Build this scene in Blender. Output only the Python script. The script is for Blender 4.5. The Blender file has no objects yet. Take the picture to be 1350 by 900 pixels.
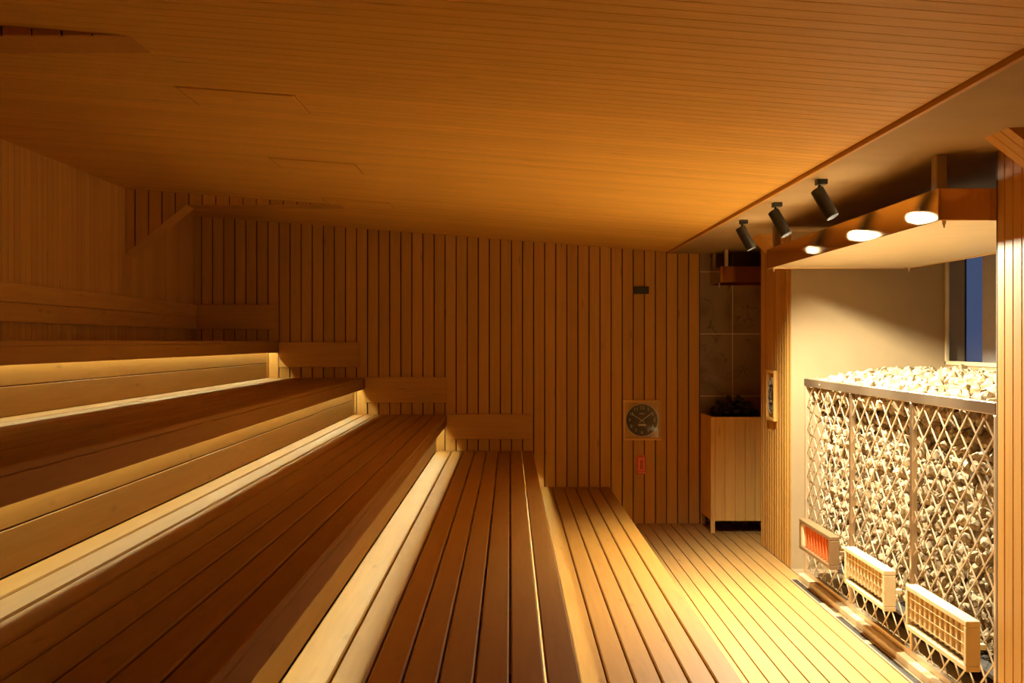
import bpy, bmesh, math, random
from mathutils import Vector, Matrix
from math import radians as R, pi, sin, cos, tan

random.seed(7)
S = bpy.context.scene
COL = S.collection

# ------------------------------------------------------------------ camera, world, exposure
F = 1900.0                     # focal length in pixels of a 1350 wide frame
D = F / 120.0                  # distance of the back wall (120 px per metre there)
EYE = 2.0
cam_d = bpy.data.cameras.new('camera')
cam = bpy.data.objects.new('camera', cam_d); COL.objects.link(cam)
cam.location = (0, 0, EYE); cam.rotation_euler = (R(90), 0, 0)
cam_d.sensor_fit = 'HORIZONTAL'; cam_d.sensor_width = 36.0
cam_d.lens = 36.0 * F / 1350.0
cam_d.shift_x = 2.5 / 1350.0
cam_d.clip_start = 0.05; cam_d.clip_end = 200
S.camera = cam

w = bpy.data.worlds.new('dusk'); S.world = w; w.use_nodes = True
bg = w.node_tree.nodes['Background']
bg.inputs['Color'].default_value = (0.30, 0.42, 0.85, 1); bg.inputs['Strength'].default_value = 0.17

vs = S.view_settings
vs.view_transform = 'Standard'; vs.look = 'None'; vs.exposure = 0.27; vs.gamma = 1.0
vs.use_curve_mapping = False
S.cycles.max_bounces = 10; S.cycles.diffuse_bounces = 7; S.cycles.glossy_bounces = 5
S.cycles.sample_clamp_indirect = 6.0
S.cycles.use_denoising = True

LED_STRENGTH = 98.0            # under-bench strips
LED_COLOR = (1.0, 1.06, 0.66)
SPOT_POWER = 360.0             # three spotlights over the stones, narrow beam
SPILL_POWER = 580.0            # and the wide spill of each
SPOT_COLOR = (1.0, 0.92, 0.66)
GLOW_STRENGTH = .75            # infrared element

# ------------------------------------------------------------------ mesh helper
class MB:
    def __init__(self):
        self.v = []; self.f = []; self.m = []; self.sm = []
    def add(self, verts, faces, mi=0, smooth=False):
        b = len(self.v)
        self.v += [tuple(p) for p in verts]
        self.f += [tuple(b + i for i in fc) for fc in faces]
        self.m += [mi] * len(faces); self.sm += [smooth] * len(faces)
        return self
    def box(self, x0, x1, y0, y1, z0, z1, mi=0, ch=0.0):
        """axis aligned box, ch > 0 bevels its edges"""
        x0, x1 = min(x0, x1), max(x0, x1); y0, y1 = min(y0, y1), max(y0, y1); z0, z1 = min(z0, z1), max(z0, z1)
        c = min(ch, .45 * (x1 - x0), .45 * (y1 - y0), .45 * (z1 - z0))
        if c <= 1e-5:
            vs_ = [(x, y, z) for x in (x0, x1) for y in (y0, y1) for z in (z0, z1)]
            return self.add(vs_, [(0, 1, 3, 2), (4, 6, 7, 5), (0, 4, 5, 1), (2, 3, 7, 6), (0, 2, 6, 4), (1, 5, 7, 3)], mi)
        X = (x0, x1); Y = (y0, y1); Z = (z0, z1); s = (1, -1)
        vv = []; idx = {}
        for i in (0, 1):
            for j in (0, 1):
                for k in (0, 1):
                    for a in range(3):
                        p = [X[i] + c * s[i], Y[j] + c * s[j], Z[k] + c * s[k]]
                        p[a] = (X[i], Y[j], Z[k])[a]
                        idx[i, j, k, a] = len(vv); vv.append(p)
        ff = []
        for a in range(3):
            o = [b for b in range(3) if b != a]
            for e in (0, 1):
                q = []
                for (u, t) in ((0, 0), (1, 0), (1, 1), (0, 1)):
                    key = [0, 0, 0]; key[a] = e; key[o[0]] = u; key[o[1]] = t
                    q.append(idx[key[0], key[1], key[2], a])
                ff.append(q)
            for u in (0, 1):          # edges parallel to axis a
                for t in (0, 1):
                    k0 = [0, 0, 0]; k0[o[0]] = u; k0[o[1]] = t; k0[a] = 0
                    k1 = list(k0); k1[a] = 1
                    ff.append((idx[(*k0, o[0])], idx[(*k1, o[0])], idx[(*k1, o[1])], idx[(*k0, o[1])]))
        for i in (0, 1):
            for j in (0, 1):
                for k in (0, 1):
                    ff.append((idx[i, j, k, 0], idx[i, j, k, 1], idx[i, j, k, 2]))
        return self.add(vv, ff, mi)
    def prism(self, pts, axis, a0, a1, mi=0):
        """polygon pts extruded along axis ('x','y','z'); pts in the two other axes in order"""
        n = len(pts)
        def P(p, a):
            return {'x': (a, p[0], p[1]), 'y': (p[0], a, p[1]), 'z': (p[0], p[1], a)}[axis]
        vv = [P(p, a0) for p in pts] + [P(p, a1) for p in pts]
        ff = [tuple(range(n)), tuple(range(2 * n - 1, n - 1, -1))]
        ff += [(i, (i + 1) % n, n + (i + 1) % n, n + i) for i in range(n)]
        return self.add(vv, ff, mi)
    def tube(self, p0, p1, r0, r1=None, n=20, mi=0, cap=True):
        r1 = r0 if r1 is None else r1
        p0 = Vector(p0); p1 = Vector(p1); d = (p1 - p0).normalized()
        a = d.orthogonal().normalized(); b = d.cross(a)
        vv = []
        for p, r in ((p0, r0), (p1, r1)):
            vv += [p + r * (cos(2 * pi * i / n) * a + sin(2 * pi * i / n) * b) for i in range(n)]
        self.add(vv, [(i, (i + 1) % n, n + (i + 1) % n, n + i) for i in range(n)], mi, True)
        if cap:
            self.add(vv[:n], [tuple(range(n))[::-1]], mi); self.add(vv[n:], [tuple(range(n))], mi)
        return self
    def bar(self, p0, p1, wdt, thk, up, mi=0):
        """flat bar between two points; `up` is the thickness direction"""
        p0 = Vector(p0); p1 = Vector(p1); d = (p1 - p0).normalized()
        u = Vector(up).normalized(); s_ = d.cross(u).normalized()
        vv = []
        for p in (p0, p1):
            for (i, j) in ((-1, -1), (1, -1), (1, 1), (-1, 1)):
                vv.append(p + s_ * (i * wdt / 2) + u * (j * thk / 2))
        return self.add(vv, [(0, 1, 2, 3), (7, 6, 5, 4), (0, 4, 5, 1), (1, 5, 6, 2), (2, 6, 7, 3), (3, 7, 4, 0)], mi)
    def build(self, name, mats, parent=None):
        if not isinstance(mats, (list, tuple)): mats = [mats]
        off = Vector(parent_world(parent)) if parent else Vector((0, 0, 0))
        me = bpy.data.meshes.new(name)
        me.from_pydata([tuple(Vector(p) - off) for p in self.v], [], self.f)
        for m_ in mats: me.materials.append(m_)
        me.polygons.foreach_set('material_index', self.m)
        me.polygons.foreach_set('use_smooth', self.sm)
        bm = bmesh.new(); bm.from_mesh(me)
        bmesh.ops.recalc_face_normals(bm, faces=bm.faces[:]); bm.to_mesh(me); bm.free()
        me.update()
        o = bpy.data.objects.new(name, me); COL.objects.link(o)
        if parent: o.parent = parent
        return o

def parent_world(o):
    p = Vector((0, 0, 0))
    while o is not None:
        p += o.location; o = o.parent
    return p

def tag(o, label, cat, group=None):
    o['label'] = label; o['category'] = cat
    if group: o['group'] = group
    return o
def thing(name, loc, label, cat, group=None):
    o = bpy.data.objects.new(name, None); COL.objects.link(o); o.location = loc
    return tag(o, label, cat, group)
def struct(o, label=None):
    o['kind'] = 'structure'
    if label: o['label'] = label
    return o

# ------------------------------------------------------------------ materials
def nodes(name):
    m = bpy.data.materials.new(name); m.use_nodes = True
    nt = m.node_tree; nt.nodes.clear()
    out = nt.nodes.new('ShaderNodeOutputMaterial'); b = nt.nodes.new('ShaderNodeBsdfPrincipled')
    nt.links.new(b.outputs[0], out.inputs[0])
    return m, nt, b
def flat(name, col, rough=.5, metal=0.0, noise=.0, scale=30.0, emit=None, es=0.0, bump=0.0):
    m, nt, b = nodes(name)
    b.inputs['Roughness'].default_value = rough; b.inputs['Metallic'].default_value = metal
    b.inputs['Base Color'].default_value = (*col, 1)
    if noise or bump:
        g = nt.nodes.new('ShaderNodeNewGeometry'); n = nt.nodes.new('ShaderNodeTexNoise')
        n.inputs['Scale'].default_value = scale; n.inputs['Detail'].default_value = 5
        nt.links.new(g.outputs['Position'], n.inputs['Vector'])
        r = nt.nodes.new('ShaderNodeValToRGB'); r.color_ramp.elements[0].position = .3; r.color_ramp.elements[1].position = .7
        r.color_ramp.elements[0].color = (*[c * (1 - noise) for c in col], 1)
        r.color_ramp.elements[1].color = (*[min(1, c * (1 + noise)) for c in col], 1)
        nt.links.new(n.outputs['Fac'], r.inputs['Fac']); nt.links.new(r.outputs['Color'], b.inputs['Base Color'])
        if bump:
            bp = nt.nodes.new('ShaderNodeBump'); bp.inputs['Strength'].default_value = bump; bp.inputs['Distance'].default_value = .01
            nt.links.new(n.outputs['Fac'], bp.inputs['Height']); nt.links.new(bp.outputs['Normal'], b.inputs['Normal'])
    if emit:
        b.inputs['Emission Color'].default_value = (*emit, 1); b.inputs['Emission Strength'].default_value = es
    return m
def wood(name, axis, col=(.57, .305, .074), var=.10, rough=.55):
    """sauna timber, grain running along axis, every board its own tone"""
    m, nt, b = nodes(name); L = nt.links
    g = nt.nodes.new('ShaderNodeNewGeometry')
    mp = nt.nodes.new('ShaderNodeMapping')
    sc = [38.0, 38.0, 38.0]; sc['xyz'.index(axis)] = 1.6
    mp.inputs['Scale'].default_value = sc
    L.new(g.outputs['Position'], mp.inputs['Vector'])
    # shift the grain board by board
    ad = nt.nodes.new('ShaderNodeVectorMath'); ad.operation = 'ADD'
    ml = nt.nodes.new('ShaderNodeMath'); ml.operation = 'MULTIPLY'; ml.inputs[1].default_value = 40
    L.new(g.outputs['Random Per Island'], ml.inputs[0])
    L.new(mp.outputs['Vector'], ad.inputs[0]); L.new(ml.outputs[0], ad.inputs[1])
    n = nt.nodes.new('ShaderNodeTexNoise'); n.inputs['Scale'].default_value = 1.0; n.inputs['Detail'].default_value = 4; n.inputs['Distortion'].default_value = .6
    L.new(ad.outputs[0], n.inputs['Vector'])
    r = nt.nodes.new('ShaderNodeValToRGB')
    r.color_ramp.elements[0].position = .3; r.color_ramp.elements[1].position = .72
    r.color_ramp.elements[0].color = (col[0] * .92, col[1] * .88, col[2] * .84, 1)
    r.color_ramp.elements[1].color = (col[0] * 1.05, col[1] * 1.06, col[2] * 1.06, 1)
    L.new(n.outputs['Fac'], r.inputs['Fac'])
    # knots
    mp2 = nt.nodes.new('ShaderNodeMapping'); s2 = [7.0, 7.0, 7.0]; s2['xyz'.index(axis)] = 1.7; mp2.inputs['Scale'].default_value = s2
    L.new(g.outputs['Position'], mp2.inputs['Vector'])
    vo = nt.nodes.new('ShaderNodeTexVoronoi'); vo.inputs['Scale'].default_value = 1.0; L.new(mp2.outputs[0], vo.inputs['Vector'])
    kr = nt.nodes.new('ShaderNodeMapRange'); kr.inputs[1].default_value = .04; kr.inputs[2].default_value = .13; kr.inputs[3].default_value = .72; kr.inputs[4].default_value = 1.0
    L.new(vo.outputs['Distance'], kr.inputs[0])
    # board tone
    vr = nt.nodes.new('ShaderNodeMapRange'); vr.inputs[3].default_value = 1 - var; vr.inputs[4].default_value = 1 + var
    L.new(g.outputs['Random Per Island'], vr.inputs[0])
    mu = nt.nodes.new('ShaderNodeMath'); mu.operation = 'MULTIPLY'; L.new(vr.outputs[0], mu.inputs[0]); L.new(kr.outputs[0], mu.inputs[1])
    mx = nt.nodes.new('ShaderNodeVectorMath'); mx.operation = 'SCALE'
    L.new(r.outputs['Color'], mx.inputs[0]); L.new(mu.outputs[0], mx.inputs['Scale'])
    L.new(mx.outputs[0], b.inputs['Base Color'])
    b.inputs['Roughness'].default_value = rough
    b.inputs['Specular IOR Level'].default_value = .16
    return m
WX, WY, WZ = wood('timber_x', 'x', var=.05), wood('timber_y', 'y', var=.05), wood('timber_z', 'z', var=.09)
WC = wood('ceiling_timber', 'x', col=(.78, .48, .115), var=.06)
WB = wood('bench_timber', 'y', col=(.37, .180, .035), var=.05)
WK = wood('cabinet_timber', 'z', col=(.74, .44, .13), var=.05)
WF = wood('floor_timber', 'y', col=(.50, .29, .098), var=.05)
WP = wood('pier_timber', 'z', var=.22)
GAP = flat('painted_groove_shade', (.05, .022, .008), .9, noise=.2, scale=9)  # dark backing colour, paints the shade inside the board grooves
PLASTER = flat('beige_plaster', (.38, .27, .145), .8, noise=.06, scale=3)
def steel_mat():
    m = bpy.data.materials.new('warm_polished_steel'); m.use_nodes = True; nt = m.node_tree; nt.nodes.clear()
    out = nt.nodes.new('ShaderNodeOutputMaterial'); g = nt.nodes.new('ShaderNodeBsdfAnisotropic'); g.distribution = 'BECKMANN'
    g.inputs['Color'].default_value = (.74, .56, .36, 1)
    ge = nt.nodes.new('ShaderNodeNewGeometry'); n = nt.nodes.new('ShaderNodeTexNoise'); n.inputs['Scale'].default_value = 3
    r = nt.nodes.new('ShaderNodeMapRange'); r.inputs[3].default_value = .10; r.inputs[4].default_value = .15
    nt.links.new(ge.outputs['Position'], n.inputs['Vector']); nt.links.new(n.outputs['Fac'], r.inputs[0]); nt.links.new(r.outputs[0], g.inputs['Roughness'])
    nt.links.new(g.outputs[0], out.inputs[0])
    return m
STEEL = steel_mat()
CAGE = flat('pale_coated_steel', (.62, .47, .30), .35, .55, noise=.05, scale=8)
RAILM = flat('cage_rail_steel', (.52, .38, .24), .28, .9, noise=.05, scale=6)
BLACK = flat('matte_black_metal', (.018, .014, .012), .5, .3, noise=.1)
BLACKP = flat('black_plastic', (.010, .008, .008), .4, noise=.1)
CREAM = flat('cream_enamel', (.72, .58, .34), .4, noise=.05, scale=12)
DARK = flat('dark_recess_metal', (.03, .02, .014), .7, noise=.2)
STONEB = flat('black_peridotite', (.016, .014, .013), .6, noise=.4, scale=40, bump=.4)
LENS = flat('lamp_lens', (.9, .8, .6), .2, noise=.02, emit=SPOT_COLOR, es=25)
LED = flat('led_diffuser', (.8, .7, .5), .5, noise=.01, emit=LED_COLOR, es=LED_STRENGTH)
GLOW = flat('infrared_glow', (.35, .05, .01), .6, noise=.05, emit=(1.0, .10, .012), es=GLOW_STRENGTH)
RED = flat('red_plastic', (.90, .20, .08), .45, noise=.05)
REDD = flat('dark_red_ink', (.25, .02, .01), .5, noise=.05)
DIAL = flat('dark_dial', (.055, .03, .015), .45, noise=.15, scale=15)
INK = flat('pale_dial_ink', (.75, .58, .38), .5, noise=.03)

def stone_mat():
    m, nt, b = nodes('pale_sauna_stone'); L = nt.links
    g = nt.nodes.new('ShaderNodeNewGeometry')
    n = nt.nodes.new('ShaderNodeTexNoise'); n.inputs['Scale'].default_value = 26; n.inputs['Detail'].default_value = 6; n.inputs['Roughness'].default_value = .7
    L.new(g.outputs['Position'], n.inputs['Vector'])
    r = nt.nodes.new('ShaderNodeValToRGB')
    r.color_ramp.elements[0].position = .32; r.color_ramp.elements[0].color = (.17, .10, .048, 1)
    r.color_ramp.elements[1].position = .66; r.color_ramp.elements[1].color = (.54, .415, .235, 1)
    L.new(n.outputs['Fac'], r.inputs['Fac'])
    vr = nt.nodes.new('ShaderNodeMapRange'); vr.inputs[3].default_value = .55; vr.inputs[4].default_value = 1.12
    L.new(g.outputs['Random Per Island'], vr.inputs[0])
    oi = nt.nodes.new('ShaderNodeObjectInfo')
    vr2 = nt.nodes.new('ShaderNodeMapRange'); vr2.inputs[3].default_value = .8; vr2.inputs[4].default_value = 1.1
    L.new(oi.outputs['Random'], vr2.inputs[0])
    mu = nt.nodes.new('ShaderNodeMath'); mu.operation = 'MULTIPLY'; L.new(vr.outputs[0], mu.inputs[0]); L.new(vr2.outputs[0], mu.inputs[1])
    mx = nt.nodes.new('ShaderNodeVectorMath'); mx.operation = 'SCALE'
    L.new(r.outputs['Color'], mx.inputs[0]); L.new(mu.outputs[0], mx.inputs['Scale']); L.new(mx.outputs[0], b.inputs['Base Color'])
    bp = nt.nodes.new('ShaderNodeBump'); bp.inputs['Strength'].default_value = .5; bp.inputs['Distance'].default_value = .008
    L.new(n.outputs['Fac'], bp.inputs['Height']); L.new(bp.outputs['Normal'], b.inputs['Normal'])
    b.inputs['Roughness'].default_value = .85
    return m
STONE = stone_mat()

def tile_mat():
    m, nt, b = nodes('brown_marble_tile'); L = nt.links
    g = nt.nodes.new('ShaderNodeNewGeometry'); sp = nt.nodes.new('ShaderNodeSeparateXYZ'); L.new(g.outputs['Position'], sp.inputs[0])
    def grout(sock, off, pitch):
        a = nt.nodes.new('ShaderNodeMath'); a.operation = 'SUBTRACT'; L.new(sock, a.inputs[0]); a.inputs[1].default_value = off - pitch / 2 - 10 * pitch
        md = nt.nodes.new('ShaderNodeMath'); md.operation = 'MODULO'; L.new(a.outputs[0], md.inputs[0]); md.inputs[1].default_value = pitch
        s2 = nt.nodes.new('ShaderNodeMath'); s2.operation = 'SUBTRACT'; L.new(md.outputs[0], s2.inputs[0]); s2.inputs[1].default_value = pitch / 2
        ab = nt.nodes.new('ShaderNodeMath'); ab.operation = 'ABSOLUTE'; L.new(s2.outputs[0], ab.inputs[0])
        lt = nt.nodes.new('ShaderNodeMath'); lt.operation = 'LESS_THAN'; L.new(ab.outputs[0], lt.inputs[0]); lt.inputs[1].default_value = .0045
        return lt.outputs[0]
    gx = grout(sp.outputs['X'], (966 - 672.5) / 120, .70); gz = grout(sp.outputs['Z'], 2 + (450 - 440) / 120, .683)
    mxg = nt.nodes.new('ShaderNodeMath'); mxg.operation = 'MAXIMUM'; L.new(gx, mxg.inputs[0]); L.new(gz, mxg.inputs[1])
    n = nt.nodes.new('ShaderNodeTexNoise'); n.inputs['Scale'].default_value = 1.6; n.inputs['Detail'].default_value = 8; n.inputs['Distortion'].default_value = 1.4
    L.new(g.outputs['Position'], n.inputs['Vector'])
    r = nt.nodes.new('ShaderNodeValToRGB'); e = r.color_ramp.elements
    e[0].position = .35; e[0].color = (.17, .10, .048, 1); e[1].position = .7; e[1].color = (.26, .175, .10, 1)
    v = e.new(.492); v.color = (.235, .155, .09, 1); v = e.new(.5); v.color = (.10, .06, .03, 1); v = e.new(.508); v.color = (.235, .155, .09, 1)
    L.new(n.outputs['Fac'], r.inputs['Fac'])
    mix = nt.nodes.new('ShaderNodeMix'); mix.data_type = 'RGBA'; L.new(mxg.outputs[0], mix.inputs['Factor'])
    L.new(r.outputs['Color'], mix.inputs[6]); mix.inputs[7].default_value = (.62, .48, .32, 1)
    L.new(mix.outputs[2], b.inputs['Base Color']); b.inputs['Roughness'].default_value = .35
    return m
TILE = tile_mat()

def glass_mat():
    m = bpy.data.materials.new('clear_glass'); m.use_nodes = True; nt = m.node_tree; nt.nodes.clear()
    out = nt.nodes.new('ShaderNodeOutputMaterial'); mix = nt.nodes.new('ShaderNodeMixShader')
    t = nt.nodes.new('ShaderNodeBsdfTransparent'); gl = nt.nodes.new('ShaderNodeBsdfGlossy'); gl.inputs['Roughness'].default_value = .03
    t.inputs['Color'].default_value = (.92, .94, .95, 1)
    mix.inputs[0].default_value = .03; nt.links.new(t.outputs[0], mix.inputs[1]); nt.links.new(gl.outputs[0], mix.inputs[2])
    nt.links.new(mix.outputs[0], out.inputs[0])
    return m
GLASS = glass_mat()

# ------------------------------------------------------------------ measures
def bx(px): return (px - 672.5) / 120.0          # metres on the back wall
def bz(py): return EYE + (450 - py) / 120.0
XL, XW = -3.475, 2.47                            # left wall, right wall plane
Y0 = -3.0                                        # wall behind the camera
PITCH, GW = 14.6 / 120, .011                     # cladding boards
def yx(off, X=XW): return F * X / off            # distance at which X shows `off` px right of centre
Y_END = yx(370)                                  # white end wall of the stove alcove
Y_PIER = yx(330.5)                               # far side of the pier
Y_NEAR = yx(641)                                 # near side of the alcove
X_ALC = 3.83                                     # back wall of the alcove
def zc(x): return 2.983 + (1.733 - x) * .0765    # sloping ceiling
X_SOF = 1.733; Z_SOF = 2.965

# ------------------------------------------------------------------ the setting
def boards_along(axis, a0, a1, phase=0.0, GW=GW):
    """intervals of the cladding boards between a0 and a1"""
    out = []; k = math.floor((a0 - phase) / PITCH)
    while phase + k * PITCH < a1 - .004:
        b0 = max(a0, phase + k * PITCH + GW / 2); b1 = min(a1, phase + (k + 1) * PITCH - GW / 2)
        if b1 - b0 > .006: out.append((b0, b1))
        k += 1
    return out

mb = MB()                                        # floor of lengthwise boards
for (a, b) in [(x0 + .004, x0 + .1185 - .004) for x0 in [XL - .1 + i * .1185 for i in range(66)]]:
    if b > XW and a < XW: b = XW - .0
    if a >= XW:
        if a < 3.4: mb.box(a, b, Y_PIER + .002, D + .05, -.03, 0, 0, .003)
        continue
    mb.box(a, b, Y0, D + .05, -.03, 0, 0, .003)
mb.box(XL - .2, 4.2, Y0 - .1, D + .2, -.12, -.03, 1)
mb.box(XW, 4.0, Y0, Y_PIER, -.03, 0, 2)
struct(mb.build('floor', [WF, GAP, PLASTER]), 'pale slatted timber floor boards running to the back wall')

mb = MB()                                        # back wall
ph = bx(484.5)
for (a, b) in boards_along('x', XL, bx(923), ph):
    top = zc((a + b) / 2) + .02 if b < X_SOF else Z_SOF + .01
    mb.box(a, b, D, D + .022, 0, top, 0, .003)
mb.box(XL - .2, bx(923), D + .022, D + .12, -.05, 3.6, 1)
struct(mb.build('wall_back', [WZ, GAP]), 'back wall clad in narrow vertical timber boards')

mb = MB()                                        # left wall
for (a, b) in boards_along('y', Y0, D):
    mb.box(XL - .022, XL, a, b, 0, zc(XL) + .02, 0, .003)
mb.box(XL - .12, XL - .022, Y0 - .1, D + .1, -.05, 3.6, 1)
struct(mb.build('wall_left', [WZ, GAP]), 'left wall clad in narrow vertical timber boards')

mb = MB()                                        # right wall, near part
for (a, b) in boards_along('y', Y0, Y_NEAR, Y_NEAR):
    mb.box(XW, XW + .022, a, b, 0, Z_SOF + .01, 0, .003)
mb.box(XW + .022, 4.05, Y0 - .1, Y_NEAR - .022, -.05, 3.2, 1)
mb.box(XW + .0, 4.05, Y_NEAR - .022, Y_NEAR, 0, Z_SOF + .01, 2)
struct(mb.build('wall_right', [WZ, GAP, PLASTER]), 'timber clad wall at the near end of the stove alcove')

mb = MB()                                        # pier between alcove and niche
for (a, b) in boards_along('y', Y_END + .006, Y_PIER, Y_END + .006, .03):
    mb.box(XW, XW + .022, a, b, 0, Z_SOF + .01, 0, .003)
mb.box(XW + .022, 4.0, Y_END + .02, Y_PIER - .022, -.05, 3.2, 1)
mb.box(XW + .004, 4.0, Y_END, Y_END + .02, 0, 3.1, 2)
mb.box(XW + .0, 4.0, Y_PIER - .022, Y_PIER, 0, 3.1, 0)
struct(mb.build('wall_pier', [WP, GAP, PLASTER]), 'timber clad pier with a plain plaster end wall')

mb = MB()                                        # niche walls
mb.box(bx(923), 3.6, D + .012, D + .12, -.05, 3.2, 0)
mb.box(3.3, 3.5, Y_PIER, D + .05, -.05, 3.2, 0)
struct(mb.build('wall_niche', TILE), 'brown marble tiled corner niche')

# window opening in the alcove back wall
WZ0, WZ1 = 1.795, 2.86
WY0, WY1 = Y_NEAR + .25, yx(573.2, X_ALC) - .03
mb = MB()
mb.box(X_ALC, X_ALC + .03, Y_NEAR - .1, Y_END + .05, -.05, WZ0, 0)
mb.box(X_ALC, X_ALC + .03, Y_NEAR - .1, Y_END + .05, WZ1, 3.2, 0)
mb.box(X_ALC, X_ALC + .03, Y_NEAR - .1, WY0, WZ0, WZ1, 0)
mb.box(X_ALC, X_ALC + .03, WY1, Y_END + .05, WZ0, WZ1, 0)
struct(mb.build('wall_alcove', PLASTER), 'plaster wall behind the stones')
mb = MB()
for (y0, y1, z0, z1) in ((WY0, WY1, WZ0, WZ0 + .035), (WY0, WY1, WZ1 - .035, WZ1), (WY0, WY0 + .035, WZ0, WZ1), (WY1 - .035, WY1, WZ0, WZ1)):
    mb.box(X_ALC - .012, X_ALC + .022, y0, y1, z0, z1, 0, .004)
win = struct(mb.build('window_1', CREAM), 'framed window above the stones with blue dusk outside')
MB().box(X_ALC + .008, X_ALC + .014, WY0 + .03, WY1 - .03, WZ0 + .03, WZ1 - .03).build('window_pane', GLASS, win)
# what stands outside the window
mb = MB(); mb.box(4.05, 4.07, yx(599, 4.05), yx(599, 4.05) + 2.0, 0, 4.0, 0, .004)
struct(mb.build('wall_outside_dark', flat('dark_outside_render', (.02, .014, .01), .8, noise=.1)))
mb = MB(); mb.box(4.05, 4.30, yx(622, 4.05) - 1.6, yx(622, 4.05), 0, 4.0, 0, .01)
struct(mb.build('wall_outside_pale', flat('pale_outside_render', (.75, .62, .56), .8, noise=.06)))

mb = MB()                                        # wall behind the camera
mb.box(XL - .2, 4.1, Y0 - .12, Y0, -.05, 3.6, 0)
struct(mb.build('wall_front', WZ))

mb = MB()                                        # sloping ceiling of crosswise boards
k = 0; CP = .118
while Y0 + k * CP < D:
    y0 = Y0 + k * CP + .0025; y1 = min(D + .02, Y0 + (k + 1) * CP - .0025); k += 1
    if y1 <= y0: continue
    for sx in ((XL - .02, X_SOF - .012),):
        xa, xb = sx
        c = .002
        vv = []
        for x in (xa, xb):
            z = zc(x)
            vv += [(x, y0, z + .02), (x, y0, z + c), (x, y0 + c, z), (x, y1 - c, z), (x, y1, z + c), (x, y1, z + .02)]
        mb.add(vv, [(0, 1, 2, 3, 4, 5), (6, 11, 10, 9, 8, 7)] + [(i, (i + 1) % 6, 6 + (i + 1) % 6, 6 + i) for i in range(6)], 0)
mb.prism([(XL - .2, zc(XL - .2) + .014), (X_SOF, zc(X_SOF) + .014), (X_SOF, 3.7), (XL - .2, 3.7)], 'y', Y0 - .1, D + .1, 1)
struct(mb.build('ceiling', [WC, WC]), 'sloping ceiling of narrow crosswise timber boards')
mb = MB(); mb.box(X_SOF, 4.1, Y0 - .1, D + .1, Z_SOF, Z_SOF + .2)
struct(mb.build('ceiling_soffit', PLASTER), 'flat plaster soffit over the stove side')
mb = MB(); mb.box(X_SOF - .006, X_SOF + .018, Y0, D, Z_SOF - .004, Z_SOF + .05, 0, .002)
struct(mb.build('trim_1', WY), 'timber edge strip between ceiling and soffit')

# cross beams with slanted corners, and their short struts on the right
def left_beam(name, y0, y1):
    m = MB()
    m.prism([(XL, zc(XL) + .01), (XL, 2.79), (-2.93, 3.233), (-1.50, 3.233), (-1.50, zc(-1.5) + .006)], 'y', y0, y1, 0)
    n = 12
    return struct(m.build(name, WZ), 'timber cross beam with a slanted corner under the ceiling')
YB = D / 1.216
def slat_beam(name, y0, y1):
    """beam clad with upright boards on its near face"""
    m = MB()
    m.prism([(XL, zc(XL) + .01), (XL, 2.79), (-2.93, 3.233), (-1.50, 3.233), (-1.50, zc(-1.5) + .006)], 'y', y0 + .024, y1, 0)
    m.prism([(XL, zc(XL) + .01), (XL, 2.795), (-2.93, 3.238), (-1.55, 3.238), (-1.55, zc(-1.55) + .006)], 'y', y0 + .018, y0 + .024, 1)  # dark layer behind the boards, shade painted into the grooves
    x = XL
    for (a, b) in boards_along('x', XL, -1.55, XL + .085):
        def zl(q): return 2.79 + (q - XL) * (3.233 - 2.79) / (-2.93 - XL) if q < -2.93 else 3.233
        pts = [(a, zl(a)), (b, zl(b)), (b, zc(b) + .01), (a, zc(a) + .01)]
        if a < -2.93 < b: pts.insert(1, (-2.93, 3.233))
        m.prism(pts, 'y', y0, y0 + .018, 0)
    return struct(m.build(name, [WZ, GAP]), 'timber cross beam with a slanted corner under the ceiling')
slat_beam('trim_2', YB, YB + .36)
slat_beam('trim_3', F * 1.233 / 380 - .36, F * 1.233 / 380)
def haunch(name, y0, y1, dx=.235, dz=.17):
    m = MB(); n = 3
    for i in range(n):
        a = y0 + (y1 - y0) * i / n + .004; b = y0 + (y1 - y0) * (i + 1) / n - .004
        m.prism([(XW - dx, Z_SOF + .01), (XW + .02, Z_SOF + .01), (XW + .02, Z_SOF - dz), (XW, Z_SOF - dz)], 'y', a, b, 0)
    m.prism([(XW - dx + .02, Z_SOF + .01), (XW + .02, Z_SOF + .01), (XW + .02, Z_SOF - dz + .015), (XW, Z_SOF - dz + .015)], 'y', y0 + .01, y1 - .01, 1)
    return struct(m.build(name, [WX, GAP]), 'slanted timber strut between wall and soffit')
haunch('trim_4', F * .965 / 282, F * .965 / 268)
haunch('trim_5', Y_END + .25, Y_END + .75, .24, .24)

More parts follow.
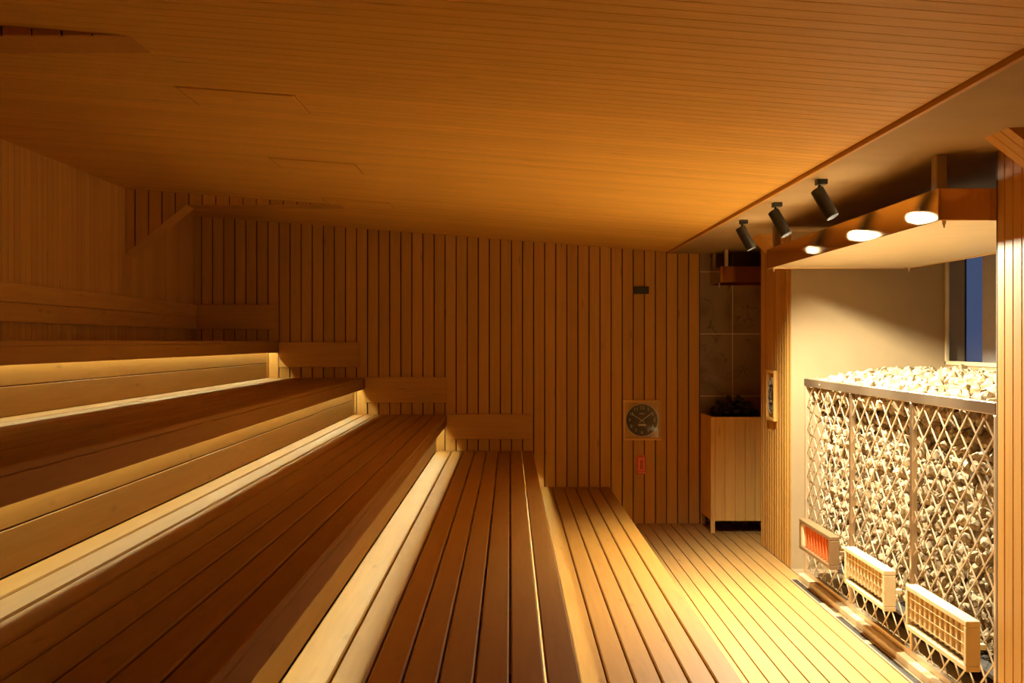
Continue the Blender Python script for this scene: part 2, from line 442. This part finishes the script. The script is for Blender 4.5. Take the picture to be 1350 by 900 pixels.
# ceiling hatches
for i, (y0, y1, lab) in enumerate(((.00368, .003975, 'nearest of three flush timber hatches in the sloping ceiling'),
                                   (.00511, .00540, 'middle of three flush timber hatches in the sloping ceiling'),
                                   (.00655, .00684, 'farthest of three flush timber hatches, above the back benches'))):
    a, b = y0 * F, y1 * F
    h = thing('ceiling_hatch', (-1.335, (a + b) / 2, zc(-1.335)), lab, 'hatch', 'ceiling hatches')
    def slab(x0, x1, ya, yb, d0, d1, m, mi=0):
        m.add([(x, y, zc(x) - d) for x in (x0, x1) for y in (ya, yb) for d in (d0, d1)],
              [(0, 1, 3, 2), (4, 6, 7, 5), (0, 4, 5, 1), (2, 3, 7, 6), (0, 2, 6, 4), (1, 5, 7, 3)], mi)
    m = MB(); slab(-1.632, -1.040, a, b, -.004, .003, m); m.build('gasket', WX, h)
    m = MB(); n = 5
    for q in range(n):
        ya = a + .014 + (b - a - .028) * q / n; yb = a + .014 + (b - a - .028) * (q + 1) / n - .004
        slab(-1.618, -1.054, ya, yb, -.002, .006, m)
    m.build('panel', WC, h)

# ------------------------------------------------------------------ the benches
EDGE = [bx(803.5), bx(702.5), bx(588.4), bx(480), bx(367.5)]
SEAT = [.404, .80, 1.20, 1.602, 2.006]
FASC = .127
BY0, BY1 = Y0 + .01, D - .004
BLAB = ['lowest sauna bench, slatted timber seat lit by the spotlights, beside the open floor',
        'second sauna bench from the floor, seat gaps running straight to the back wall',
        'third and middle sauna bench tier with a plain front board above a glowing strip',
        'fourth sauna bench from the floor, second from the top',
        'topmost sauna bench along the left wall, at eye level']
for k in range(5):
    e, z = EDGE[k], SEAT[k]
    back = EDGE[k + 1] - .112 if k < 4 else XL + .004
    zb = 0.002 if k == 0 else SEAT[k - 1]          # what its riser stands on
    b = thing('sauna_bench', (e, (BY0 + BY1) / 2, 0), BLAB[k], 'bench', 'bench tiers along the left wall')
    m = MB(); x1 = e; first = True
    while x1 > back + .02:
        wdt = .1275
        x0 = max(back + .003, x1 - wdt)
        if x0 - (back + .003) < .05: x0 = back + .003
        m.box(x0 + (.0 if x0 <= back + .004 else .0095), x1, BY0, BY1, z - .03, z, 0, .006)
        x1 = x0
    m.build('seat', WB, b)
    MB().box(e - .030, e - .001, BY0, BY1, z - FASC, z - .0305, 0, .004).build('front_board', WB, b)
    rx = e - (.112 if k > 1 else .133)
    m = MB(); zz0 = zb + .001; zz1 = z - .046; zm = zz0 + (zz1 - zz0) * .45
    m.box(rx - .025, rx, BY0, BY1 - .12, zz0, zm - .002, 0, .003)
    m.box(rx - .025, rx, BY0, BY1 - .12, zm + .002, zz1, 0, .003)
    m.box(rx - .03, rx - .004, BY0, BY1, zz0, zz1, 1)
    m.build('riser_panel', [WB, GAP], b)
    MB().box(rx - .03, rx + .004, BY1 - .118, BY1, zz0, zz1, 0, .004).build('end_post', WZ, b)
    m = MB()
    m.box(e - .094, e - .076, BY0 + .05, BY1 - .03, z - .0432, z - .0305, 0, .002)
    m.box(e - .094, e - .0905, BY0 + .05, BY1 - .03, z - .053, z - .0432); m.box(e - .0795, e - .076, BY0 + .05, BY1 - .03, z - .049, z - .0432)  # unseen channel, lips added to shape the strip's light
    lc = m.build('light_channel', CREAM, b)
    MB().box(e - .0900, e - .080, BY0 + .05, BY1 - .03, z - .046, z - .0435).build('light_strip', LED, lc)
    m = MB(); m.box(rx - .03, rx + .003, BY0, BY1 - .12, zz1, z - .031, 0, .003); m.build('riser_top_strip', WB, b)
    # cross battens under the seat boards
    m_y = .00348 * F
    while m_y - .00066 * F > BY0 + .2: m_y -= .00066 * F
    while m_y < BY1 - .1:
        MB().box(back + .01, rx - .032, m_y - .022, m_y + .022, z - .085, z - .0305, 0, .003).build('batten', WX, b)
        m_y += .00066 * F

# rail boards on the walls, one above every seat
labs = ['horizontal timber rail board on the back wall above the second bench',
        'horizontal timber rail board on the back wall above the third bench',
        'horizontal timber rail board on the back wall above the fourth bench',
        'horizontal timber rail board on the back wall above the topmost bench']
for i, (xa, xb, za, zb) in enumerate(((589, 701.5, 578.5, 545.5), (481.5, 589, 530.5, 496.8), (368.3, 475, 484, 451), (256, 366, 434, 401.5))):
    r = thing('rail_board', ((bx(xa) + bx(xb)) / 2, D, bz(za)), labs[i], 'rail board', 'rail boards on the back wall')
    x0, x1 = bx(xa), bx(xb)
    if i == 3: x0 = XL + .03
    MB().box(x0, x1, D - .045, D - .020, bz(za), bz(zb), 0, .004).build('board', WX, r)
    for q in range(3):
        xq = x0 + .08 + (x1 - x0 - .2) * q / 2
        MB().box(xq, xq + .045, D - .020, D, bz(za) + .03, bz(zb) - .03).build('spacer', WZ, r)
r = thing('backrest', (XL, 8, 2.13), 'long two board timber backrest along the left wall above the topmost bench', 'backrest')
m = MB(); m.box(XL + .022, XL + .046, Y0 + .02, D - .05, 2.135, 2.268, 0, .004); m.box(XL + .022, XL + .046, Y0 + .02, D - .05, 2.272, 2.405, 0, .004)
m.build('boards', WY, r)
q = Y0 + .5
while q < D - .3:
    MB().box(XL + .001, XL + .0215, q, q + .05, 2.15, 2.39).build('spacer', WZ, r); q += 1.254

# ------------------------------------------------------------------ stone cage
CY1, CY0 = yx(387.5), yx(640) + .004
PY = [yx(388), yx(446.5), yx(526.5), yx(640)]
CZ0, CZ1 = .085, 1.69
SX = XW + .085                                   # front of the stones
cage = thing('stone_cage', (XW, (CY0 + CY1) / 2, 0), 'tall steel mesh cage of pale stones filling the alcove', 'stone cage')
m = MB(); m.box(XW, XW + .04, CY0, CY1, CZ1 - .065, CZ1, 0, .004); m.build('top_rail', RAILM, cage)
m = MB(); m.box(XW, X_ALC - .02, CY1 - .03, CY1, CZ1 - .03, CZ1, 0, .003); m.build('end_rail', CAGE, cage)
m = MB(); m.box(XW - .05, XW + .20, CY0, CY1, 0, .055, 0, .004); m.build('plinth', CREAM, cage)
m = MB(); m.box(XW, XW + .04, CY0, CY1, .056, CZ0 + .01, 0, .003); m.build('bottom_rail', CAGE, cage)
for i, y in enumerate(PY):
    ya = y if i == 3 else y - .035
    MB().box(XW + .001, XW + .04, ya, ya + .035, CZ0 + .01, CZ1 - .066, 0, .003).build('post', CAGE if i in (0, 3) else RAILM, cage)
def lattice(m, fu, u0, u1, v0, v1, pw, ph, wdt, thk, up):
    """diamond wire lattice clipped to the rectangle; fu(u, v, side) gives the point"""
    n = int((u1 - u0) / pw + (v1 - v0) / ph) + 3
    for sgn in (1, -1):
        for k in range(-n, n + 1):
            # u = uc + sgn * (v - v0) * pw / ph
            uc = (u0 if sgn > 0 else u1) + sgn * k * pw
            s_ = sgn * pw / ph
            ta, tb = v0, v1
            lo = v0 + (u0 - uc) / s_; hi = v0 + (u1 - uc) / s_
            lo, hi = min(lo, hi), max(lo, hi)
            ta, tb = max(ta, lo), min(tb, hi)
            if tb - ta < .02: continue
            m.bar(fu(uc + (ta - v0) * s_, ta, sgn), fu(uc + (tb - v0) * s_, tb, sgn), wdt, thk, up)
for i in range(3):
    m = MB()
    lattice(m, lambda u, v, s_: (XW + .020 + s_ * .003, u, v), PY[i + 1] + (.035 if i == 2 else 0), PY[i] - .035, CZ0 + .01, CZ1 - .066, .28, .195, .0095, .006, (1, 0, 0))
    m.build('mesh_panel', CAGE, cage)
m = MB(); lattice(m, lambda u, v, s_: (u, CY1 - .015 + s_ * .003, v), XW + .04, X_ALC - .03, CZ0 + .01, CZ1 - .03, .27, .195, .0125, .006, (0, 1, 0))
m.build('mesh_panel', CAGE, cage)
m = MB(); m.box(SX + .27, X_ALC - .03, CY0 + .16, CY1 - .28, .30, CZ1 - .22); m.build('hidden_core', DARK, cage)  # unseen dark block added to close the view between the stones
m = MB(); m.box(XW + .05, X_ALC - .03, CY0 + .01, CY1 - .02, .235, .255); m.build('grate', DARK, cage)
m = MB(); m.box(XW + .45, XW + .47, CY0 + .01, CY1 - .02, .056, .234); m.build('kick_plate', DARK, cage)

# ---- stones: angular rocks, each a convex hull
def rock_mesh(seed, flat_=.8):
    rr = random.Random(seed); bm = bmesh.new()
    n = rr.randint(13, 19)
    for i in range(n):
        v = Vector((rr.gauss(0, 1), rr.gauss(0, 1), rr.gauss(0, 1))).normalized()
        s_ = rr.uniform(.82, 1.12)
        bm.verts.new((v.x * s_ * rr.uniform(.9, 1.1), v.y * s_ * .85, v.z * s_ * flat_))
    res = bmesh.ops.convex_hull(bm, input=bm.verts[:])
    dead = set(g for g in list(res['geom_interior']) + list(res['geom_unused']) if isinstance(g, bmesh.types.BMVert))
    dead |= set(v for v in bm.verts if not v.link_faces)
    bmesh.ops.delete(bm, geom=list(dead), context='VERTS')
    bm.verts.ensure_lookup_table(); bm.verts.index_update()
    V = [v.co.copy() for v in bm.verts]; Fc = [tuple(v.index for v in f.verts) for f in bm.faces]
    bm.free(); return V, Fc
ROCK = [rock_mesh(100 + i, random.uniform(.6, .95)) for i in range(16)]
ROCKME = []
for i, (V, Fc) in enumerate(ROCK):
    me = bpy.data.meshes.new('sauna_stone'); me.from_pydata([tuple(v) for v in V], [], Fc); me.materials.append(STONE); me.update(); ROCKME.append(me)

rs = random.Random(5); stones = []
def add_stone(x, y, z, r, layer):
    stones.append((x, y, z, r * (rs.uniform(.85, 1.12) if layer == 0 else rs.uniform(.85, 1.3)), rs.randrange(len(ROCK)), (rs.uniform(0, 6.28), rs.uniform(0, 6.28), rs.uniform(0, 6.28)), layer))
SY0, SY1 = CY0 + .06, CY1 - .16
for layer, (dx, st, r) in enumerate(((.044, .092, .0435), (.112, .092, .056), (.180, .10, .060))):
    z = .325 + .02 * layer; row = 0
    while z < CZ1 - .045:
        y = SY0 + (row % 2) * st / 2
        while y < SY1:
            if layer or rs.random() < .86:
                add_stone(SX + dx + rs.uniform(-.014, .018), y + rs.uniform(-.15, .15) * st, z + rs.uniform(-.12, .12) * st, r, layer)
            y += st
        z += st * .88; row += 1
# heaped top
x = SX - .01; row = 0
while x < X_ALC - .06:
    st = .085 if x < 3.1 else .11
    y = SY0 + (row % 2) * st / 2
    while y < SY1 + .05:
        hump = CZ1 - .035 + .075 * min(1, (x - SX) / .35) + rs.uniform(-.02, .022)
        hump -= .05 * max(0, 1 - (CY1 - y) / .35)
        add_stone(x + rs.uniform(-.03, .03), y + rs.uniform(-.03, .03), hump, .05 if x < 3.1 else .06, 9)
        add_stone(x + rs.uniform(-.03, .03), y + st / 2, hump - .075, .06, 8)
        y += st
    x += st * .85; row += 1
front = [s_ for s_ in stones if s_[6] == 0 and s_[0] < 9]
front.sort(key=lambda s_: s_[1] + rs.uniform(0, .01))
single = set(id(s_) for s_ in front[:300])
m = MB()
from mathutils import Euler
for s_ in stones:
    x, y, z, r, k, rot, layer = s_
    if id(s_) in single:
        o = bpy.data.objects.new('sauna_stone', ROCKME[k]); COL.objects.link(o)
        o.location = (x, y, z); o.rotation_euler = rot; o.scale = (r, r, r)
        tag(o, 'pale rough stone at the face of the nearest cage panel', 'stone', 'stones at the face of the nearest cage panel')
    else:
        M = Matrix.Translation((x, y, z)) @ Euler(rot).to_matrix().to_4x4() @ Matrix.Scale(r, 4)
        m.add([M @ v for v in ROCK[k][0]], ROCK[k][1])
o = m.build('sauna_stone_pile', STONE); o['kind'] = 'stuff'
tag(o, 'mass of pale rough stones filling the mesh cage', 'stones')

# ------------------------------------------------------------------ infrared heaters in front of the cage
HX = 2.33
def heater(o0, o1, zt, zb, lab, glowing):
    ya, yb = yx(o1, HX), yx(o0, HX)                # near, far
    h = thing('infrared_heater', (HX + .04, (ya + yb) / 2, zb), lab, 'heater', 'infrared heaters along the stone cage')
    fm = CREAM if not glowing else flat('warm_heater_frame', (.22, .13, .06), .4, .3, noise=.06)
    t = .030; d = .075
    m = MB()
    m.box(HX, HX + d, ya, yb, zt - t, zt, 0, .004); m.box(HX, HX + d, ya, yb, zb, zb + t, 0, .004)
    m.box(HX, HX + d, ya, ya + t * 1.4, zb + t, zt - t, 0, .004); m.box(HX, HX + d, yb - t * 1.4, yb, zb + t, zt - t, 0, .004)
    m.build('frame', fm, h)
    MB().box(HX + d - .012, HX + d - .002, ya + .01, yb - .01, zb + .01, zt - .01, 0).build('back_plate', CREAM, h)
    if glowing:
        MB().box(HX + .045, HX + .055, ya + .045, yb - .16, zb + t, zt - t).build('glowing_element', GLOW, h)
        n = 9
        m = MB()
        for i in range(n):
            yy = ya + .06 + (yb - ya - .26) * i / (n - 1)
            m.box(HX + .012, HX + .030, yy, yy + .018, zb + t, zt - t, 0, .003)
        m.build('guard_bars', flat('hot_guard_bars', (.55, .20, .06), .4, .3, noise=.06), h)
        MB().box(HX + .006, HX + .04, yb - .13, yb - .05, zb + t, zt - t, 0, .004).build('end_cap', CREAM, h)
    else:
        MB().box(HX + .022, HX + .032, ya + .03, yb - .03, zb + t + .028, zt - t).build('radiant_plate', CREAM, h)
        m = MB(); n = 11
        for i in range(n):
            yy = ya + .075 + (yb - ya - .17) * i / (n - 1)
            m.box(HX + .008, HX + .022, yy, yy + .030, zb + t + .028, zt - t, 0, .004)
        m.build('ribs', CREAM, h)
        m = MB()
        for i in range(3):
            z = zb + t + .045 + (zt - zb - 2 * t - .06) * i / 2.4
            m.tube((HX + .005, ya + .04, z), (HX + .005, yb - .04, z), .0025, n=6)
        m.build('guard_wires', flat('brass_wire', (.35, .22, .08), .4, .6, noise=.05), h)
        MB().box(HX + .05, HX + .06, ya + .03, yb - .03, zb + t, zb + t + .028).build('slot', DARK, h)
    for yy in (ya + .15, yb - .15):
        MB().box(HX + d, XW + .0135, yy, yy + .04, zb + .08, zb + .11, 0, .003).build('bracket', fm, h)
heater(381, 421, .575, .335, 'glowing orange infrared heater low on the cage, nearest the back wall', True)
heater(440.5, 493, .572, .318, 'cream grilled infrared heater at the middle of the cage, unlit', False)
heater(521, 601, .570, .310, 'cream grilled infrared heater at the near end of the cage', False)

# drain strip in the floor before the cage
dr = thing('floor_drain', (2.40, (CY0 + CY1) / 2, 0), 'pale floor drain strip with dark slots along the foot of the cage', 'drain')
m = MB(); ys = sorted([CY0, 5.0e-3 * F, 5.5e-3 * F, 5.78e-3 * F, 6.36e-3 * F, CY1])
xa, xb = 2.345, 2.415
m.box(xa, xa + .012, CY0, CY1, .0005, .008); m.box(xb - .012, xb, CY0, CY1, .0005, .008)
for a, b in ((CY0, CY0 + .1), (5.0e-3 * F, 5.06e-3 * F), (5.5e-3 * F, 5.78e-3 * F), (6.36e-3 * F, CY1)):
    m.box(xa + .012, xb - .012, a, b, .0005, .008)
m.build('frame', PLASTER, dr)
for a, b in ((CY0 + .1, 5.0e-3 * F), (5.06e-3 * F, 5.5e-3 * F), (5.78e-3 * F, 6.36e-3 * F)):
    MB().box(xa + .012, xb - .012, a, b, .0005, .003).build('slot', DARK, dr)

# ------------------------------------------------------------------ steel canopy over the stones
def hood_shape(x0, x1, y0, y1, z0, z1, t):
    """open-bottomed steel box with a recessed soffit sheet"""
    m = MB()
    m.box(x0, x0 + t, y0, y1, z0, z1, 0, .002); m.box(x1 - t, x1, y0, y1, z0, z1, 0, .002)
    m.box(x0 + t, x1 - t, y0, y0 + t, z0, z1, 0, .002); m.box(x0 + t, x1 - t, y1 - t, y1, z0, z1, 0, .002)
    return m
HX0, HX1 = 2.17, 3.41
HZ0, HZ1 = 2.614, 2.777
HY1 = HX0 * F / 338.0; HY0 = HX0 * F / 564.3
hd = thing('canopy_hood', (HX0, (HY0 + HY1) / 2, HZ0), 'wide steel canopy hood hanging over the caged stones', 'hood')
hood_shape(HX0, HX1, HY0, HY1, HZ0, HZ1, .012).build('skirt', STEEL, hd)
PALEST = flat('pale_hood_lining', (.70, .56, .36), .42, .25, noise=.04, scale=5)
MB().box(HX0 + .012, HX1 - .012, HY0 + .012, HY1 - .012, HZ0 + .012, HZ0 + .02).build('lining', PALEST, hd)
MB().box(HX0 + .012, HX1 - .012, HY0 + .012, HY1 - .012, HZ1 - .012, HZ1 - .004).build('top_sheet', STEEL, hd)
for (x, y) in ((HX0 + .03, HY0 + .13), (HX0 + .03, HY1 - .2), (HX1 - .12, HY0 + .13), (HX1 - .12, HY1 - .2)):
    MB().box(x, x + .055, y, y + .09, HZ1 - .004, Z_SOF - .001, 0, .003).build('hanger_post', PLASTER, hd)
for (x, y) in ((HX0 + .06, HY0 + .10), (HX0 + .05, HY1 - .06), (HX1 - .05, HY1 - .06)):
    m = MB(); m.tube((x, y, HZ0 + .012), (x, y, HZ0 - .012), .011, .009, 12); m.tube((x, y, HZ0 - .012), (x, y, HZ0 - .03), .006, .004, 12)
    m.build('nozzle', CAGE, hd)

# small hood in the corner niche
NX0, NY0, NY1 = bx(936), D * .95, D + .008
nh = thing('niche_hood', (NX0, (NY0 + NY1) / 2, 2.6175), 'small steel hood hanging in the tiled corner niche', 'hood')
hood_shape(NX0, 3.2, NY0, NY1, 2.6175, 2.786, .012).build('skirt', STEEL, nh)
MB().box(NX0 + .012, 3.188, NY0 + .012, NY1 - .012, 2.64, 2.65).build('lining', STEEL, nh)
for (x, y) in ((NX0 + .05, NY0 + .02), (NX0 + .02, NY1 - .10)):
    MB().box(x, x + .035, y, y + .05, 2.651, Z_SOF - .001, 0, .003).build('hanger_post', CAGE, nh)
MB().tube((NX0 + .06, NY1 - .30, 2.645), (NX0 + .06, NY1 - .30, 2.585), .008, .005, 12).build('nozzle', CAGE, nh)

# ------------------------------------------------------------------ spotlights
def spotlight(off, lab, dim=1.0, ty=-.24):
    Y = F * 1.845 / off
    s_ = thing('spotlight', (1.845, Y, Z_SOF), lab, 'spotlight', 'ceiling spotlights above the stones')
    d = Vector((.44, ty, -.87)).normalized()
    top = Vector((1.83, Y, 2.902)); bot = top + d * .190
    MB().box(1.825, 1.885, Y - .045, Y + .045, Z_SOF - .032, Z_SOF - .0005, 0, .003).build('mount', BLACK, s_)
    m = MB(); m.tube((1.845, Y, Z_SOF - .033), tuple(top + d * .012 + Vector((.004, 0, 0))), .009, n=12); m.build('stem', BLACK, s_)
    m = MB(); n_ = 32                    # hollow can, open below
    a_ = d.orthogonal().normalized(); b_ = d.cross(a_); prof = ((top - d * .004, .001), (top - d * .004, .037), (top, .041), (bot, .041), (bot, .0375), (bot - d * .020, .0355), (bot - d * .020, .001))
    vv = [p + r_ * (cos(2 * pi * i / n_) * a_ + sin(2 * pi * i / n_) * b_) for p, r_ in prof for i in range(n_)]
    m.add(vv, [(q * n_ + i, q * n_ + (i + 1) % n_, (q + 1) * n_ + (i + 1) % n_, (q + 1) * n_ + i) for q in range(len(prof) - 1) for i in range(n_)])
    hs = m.build('housing', BLACK, s_)
    MB().tube(bot - d * .0195, bot - d * .016, .033, n=28).build('lens', LENS, hs)
    ld = bpy.data.lights.new('spot', 'SPOT'); ld.energy = SPOT_POWER; ld.color = SPOT_COLOR
    ld.spot_size = R(46); ld.spot_blend = 1.0; ld.shadow_soft_size = .02
    l2 = bpy.data.lights.new('spill', 'SPOT'); l2.energy = SPILL_POWER * dim; l2.color = SPOT_COLOR
    l2.spot_size = R(150); l2.spot_blend = .65; l2.shadow_soft_size = .025
    for q in (ld, l2):
        lo = bpy.data.objects.new('spot_light', q); COL.objects.link(lo); lo.parent = s_
        lo.location = tuple(bot + d * .004 - Vector((1.845, Y, Z_SOF)))
        lo.rotation_euler = d.to_track_quat('-Z', 'Y').to_euler()
spotlight(306, 'black cylinder spotlight on the soffit, smallest and nearest the back wall', 1.0, -.12)
spotlight(350, 'black cylinder spotlight on the soffit, middle of the three')
spotlight(408, 'black cylinder spotlight on the soffit, largest of the three above the hood', .72)

# ------------------------------------------------------------------ cabinet in the niche
KX0, KX1, KY0, KY1, KZ = bx(672.5 + 264.5 * 240 / 253), 2.92, D * 240 / 253, D - .012, 1.213
kx0 = KX0
cb = thing('heater_cabinet', ((kx0 + KX1) / 2, (KY0 + KY1) / 2, 0), 'tall timber cabinet standing in the tiled corner niche', 'cabinet')
for (x, y) in ((kx0, KY0), (KX1 - .05, KY0), (kx0, KY1 - .05), (KX1 - .05, KY1 - .05)):
    MB().box(x, x + .045, y, y + .045, 0.0005, KZ, 0, .003).build('post', WK, cb)
def panel(m, horizontal_axis, a0, a1, c0, c1, z0, z1):
    n = max(1, round((a1 - a0) / .105)); s_ = (a1 - a0) / n
    for i in range(n):
        u0, u1 = a0 + i * s_ + .0012, a0 + (i + 1) * s_ - .0012
        if horizontal_axis == 'x': m.box(u0, u1, c0, c1, z0, z1, 0, .002)
        else: m.box(c0, c1, u0, u1, z0, z1, 0, .002)
m = MB(); panel(m, 'x', kx0 + .045, KX1 - .05, KY0 + .004, KY0 + .024, .13, KZ - .025); m.build('front_panel', WK, cb)
m = MB(); panel(m, 'y', KY0 + .045, KY1 - .05, kx0 + .004, kx0 + .024, .13, KZ - .025); m.build('side_panel', WK, cb)
m = MB(); m.box(kx0 + .045, KX1 - .05, KY0 + .002, KY0 + .03, KZ - .025, KZ, 0, .003); m.build('top_rail', WK, cb)
m = MB(); m.box(kx0 + .002, kx0 + .03, KY0 + .045, KY1 - .05, KZ - .025, KZ, 0, .003); m.build('top_rail', WK, cb)
m = MB(); m.box(kx0 + .05, KX1 - .06, KY0 + .05, KY1 - .06, .15, KZ - .02, 0); m.build('heater_body', DARK, cb)
BME = []
for i in range(6):
    V, Fc = ROCK[i]
    me = bpy.data.meshes.new('black_stone'); me.from_pydata([tuple(v) for v in V], [], Fc); me.materials.append(STONEB); me.update(); BME.append(me)
rk = random.Random(11); n = 0
bcx = 2.40; MB().box(kx0 + .05, KX1 - .06, KY0 + .04, KY1 - .06, KZ - .019, KZ - .004).build('stone_tray', DARK, cb)
for layer, (nx, ny, stp, r, zz) in enumerate(((5, 4, .100, .054, KZ + .038), (4, 3, .098, .050, KZ + .112), (2, 2, .098, .046, KZ + .178))):
    for i in range(nx):
        for j in range(ny):
            o = bpy.data.objects.new('black_stone', BME[n % 6]); COL.objects.link(o); n += 1
            o.location = (bcx + (i - (nx - 1) / 2) * stp + rk.uniform(-.006, .006), KY0 + .22 + layer * .05 + j * stp + rk.uniform(-.006, .006), zz + rk.uniform(-.004, .006))
            o.rotation_euler = (rk.uniform(0, 6), rk.uniform(0, 6), rk.uniform(0, 6)); s_ = r * rk.uniform(.85, 1.1); o.scale = (s_, s_, s_)
            tag(o, 'black heater stone heaped on the timber cabinet in the corner niche', 'stone', 'black stones on the niche cabinet')

# ------------------------------------------------------------------ clock, call plate, sensor, framed dial
def text_mesh(m, body, cx, cz, size, fy, mi=0):
    cu = bpy.data.curves.new('t', 'FONT'); cu.body = body; cu.size = size; cu.extrude = .0012
    cu.align_x = 'CENTER'; cu.align_y = 'CENTER'; cu.resolution_u = 3
    o = bpy.data.objects.new('t', cu); COL.objects.link(o)
    dg = bpy.context.evaluated_depsgraph_get(); me = bpy.data.meshes.new_from_object(o.evaluated_get(dg))
    m.add([fy(cx + v.co.x, cz + v.co.y, v.co.z) for v in me.vertices], [tuple(p.vertices) for p in me.polygons], mi)
    bpy.data.objects.remove(o); bpy.data.curves.remove(cu); bpy.data.meshes.remove(me)
def clock(fy, loc, w_, h_, rad, cz, name, lab, group=None):
    """fy(u, v, d): u right, v up from the frame centre, d out of the wall"""
    c = thing(name, loc, lab, 'clock', group)
    def bxx(m, u0, u1, v0, v1, d0, d1, ch=0):
        p = [fy(u, v, d) for u in (u0, u1) for v in (v0, v1) for d in (d0, d1)]
        xs = [q[0] for q in p]; ys = [q[1] for q in p]; zs = [q[2] for q in p]
        m.box(min(xs), max(xs), min(ys), max(ys), min(zs), max(zs), 0, ch)
    t = .026
    m = MB(); bxx(m, -w_ / 2, w_ / 2, h_ / 2 - t, h_ / 2, 0, .032, .003); bxx(m, -w_ / 2, w_ / 2, -h_ / 2, -h_ / 2 + t, 0, .032, .003)
    bxx(m, -w_ / 2, -w_ / 2 + t, -h_ / 2 + t, h_ / 2 - t, 0, .032, .003); bxx(m, w_ / 2 - t, w_ / 2, -h_ / 2 + t, h_ / 2 - t, 0, .032, .003)
    m.build('frame', WK, c)
    m = MB(); bxx(m, -w_ / 2 + t, w_ / 2 - t, -h_ / 2 + t, h_ / 2 - t, .001, .010); m.build('backing', WK, c)
    N = 48
    def disc(r, d0, d1, m):
        vv = [fy(r * cos(2 * pi * i / N), cz + r * sin(2 * pi * i / N), d) for d in (d0, d1) for i in range(N)]
        m.add(vv, [tuple(range(N)), tuple(range(N, 2 * N))] + [(i, (i + 1) % N, N + (i + 1) % N, N + i) for i in range(N)])
    def ring(r0, r1, d0, d1, m):
        vv = [fy(r * cos(2 * pi * i / N), cz + r * sin(2 * pi * i / N), d) for (r, d) in ((r0, d0), (r0, d1), (r1, d1), (r1, d0)) for i in range(N)]
        m.add(vv, [(k * N + i, k * N + (i + 1) % N, ((k + 1) % 4) * N + (i + 1) % N, ((k + 1) % 4) * N + i) for k in range(4) for i in range(N)])
    m = MB(); disc(rad, .010, .018, m); dial = m.build('dial', DIAL, c)
    m = MB(); ring(rad - .004, rad + .005, .010, .024, m); m.build('rim', INK, c)
    m = MB()
    for k in range(1, 13):
        a = pi / 2 - k * pi / 6
        text_mesh(m, str(k), rad * .76 * cos(a), cz + rad * .76 * sin(a), .050 if k != 12 else .055, lambda u, v, d: fy(u, v, .0195 + d))
    m.build('numerals', INK, dial)
    for (u0, v0, u1, v1, wd, nm, dd) in ((.03, -.025, -.112, .068, .0075, 'hour_hand', .0225), (-.03, -.025, .108, .078, .0075, 'minute_hand', .0255)):
        p0 = Vector(fy(u0, cz + v0, dd)); p1 = Vector(fy(u1, cz + v1, dd)); up = Vector(fy(0, 0, 1)) - Vector(fy(0, 0, 0))
        m = MB(); m.bar(p0, p1, wd, .0025, up); m.build(nm, INK, c)
    m = MB(); bxx(m, -.042, .042, cz - .062, cz - .042, .0185, .022); bxx(m, -.03, .03, cz + .066, cz + .074, .0185, .020); m.build('plate', INK, c)
    m = MB(); bxx(m, -w_ / 2 + t, w_ / 2 - t, -h_ / 2 + t, h_ / 2 - t, .027, .0285); m.build('glass_cover', GLASS, c)
    return c
ccx, ccz = bx(846.2), bz(553.5)
clock(lambda u, v, d: (ccx + u, D - d, ccz + v), (ccx, D, ccz - .22), 50 / 120, 53 / 120, .178, .0, 'wall_clock', 'round dark clock in a square timber frame on the back wall')
pcy = (yx(342.5) + yx(351.0)) / 2; pcz = EYE - (521 - 450) / 346.5 * XW
clock(lambda u, v, d: (XW - d, pcy - u, pcz + v), (XW, pcy, pcz - .23), .40, .47, .165, .0, 'framed_clock', 'framed dark clock seen edge-on on the pier beside the stones')

# red call plate under the clock
px, pz = bx(845), bz(612.5)
rp = thing('call_plate', (px, D, pz - .1), 'small red call plate on the back wall under the clock', 'sign')
MB().box(px - .056, px + .054, D - .012, D, pz - .105, pz + .105, 0, .004).build('plate', flat('worn_red_edge', (.60, .12, .04), .5, noise=.1), rp)
MB().box(px - .030, px + .040, D - .018, D - .012, pz - .070, pz + .078, 0, .003).build('panel', RED, rp)
MB().box(px - .034, px + .050, D - .016, D - .012, pz - .096, pz - .078, 0, .002).build('strip', flat('pale_red_strip', (.75, .25, .10), .5, noise=.05), rp)
m = MB()
for i in range(4):
    zc_ = pz + .040 - i * .0245; xc_ = px + .004
    for (u0, u1, v0, v1) in ((-.014, .014, .006, .0105), (-.014, .014, -.0105, -.006), (-.014, -.0085, -.0105, .0105), (.0085, .014, -.0105, .0105)):
        m.box(xc_ + u0, xc_ + u1, D - .0195, D - .018, zc_ + v0, zc_ + v1)
m.build('lettering', REDD, rp)

# black sensor box
sx, sz = bx(845.5), bz(382.5)
sb = thing('vent_sensor', (sx, D, sz), 'small black sensor box high on the back wall above the clock', 'sensor')
MB().box(sx - .082, sx + .082, D - .03, D, sz - .04, sz + .04, 0, .005).build('body', BLACKP, sb)
m = MB()
for i in range(4): m.box(sx - .065, sx + .065, D - .0325, D - .03, sz - .026 + i * .015, sz - .020 + i * .015)
m.build('grille', BLACK, sb)
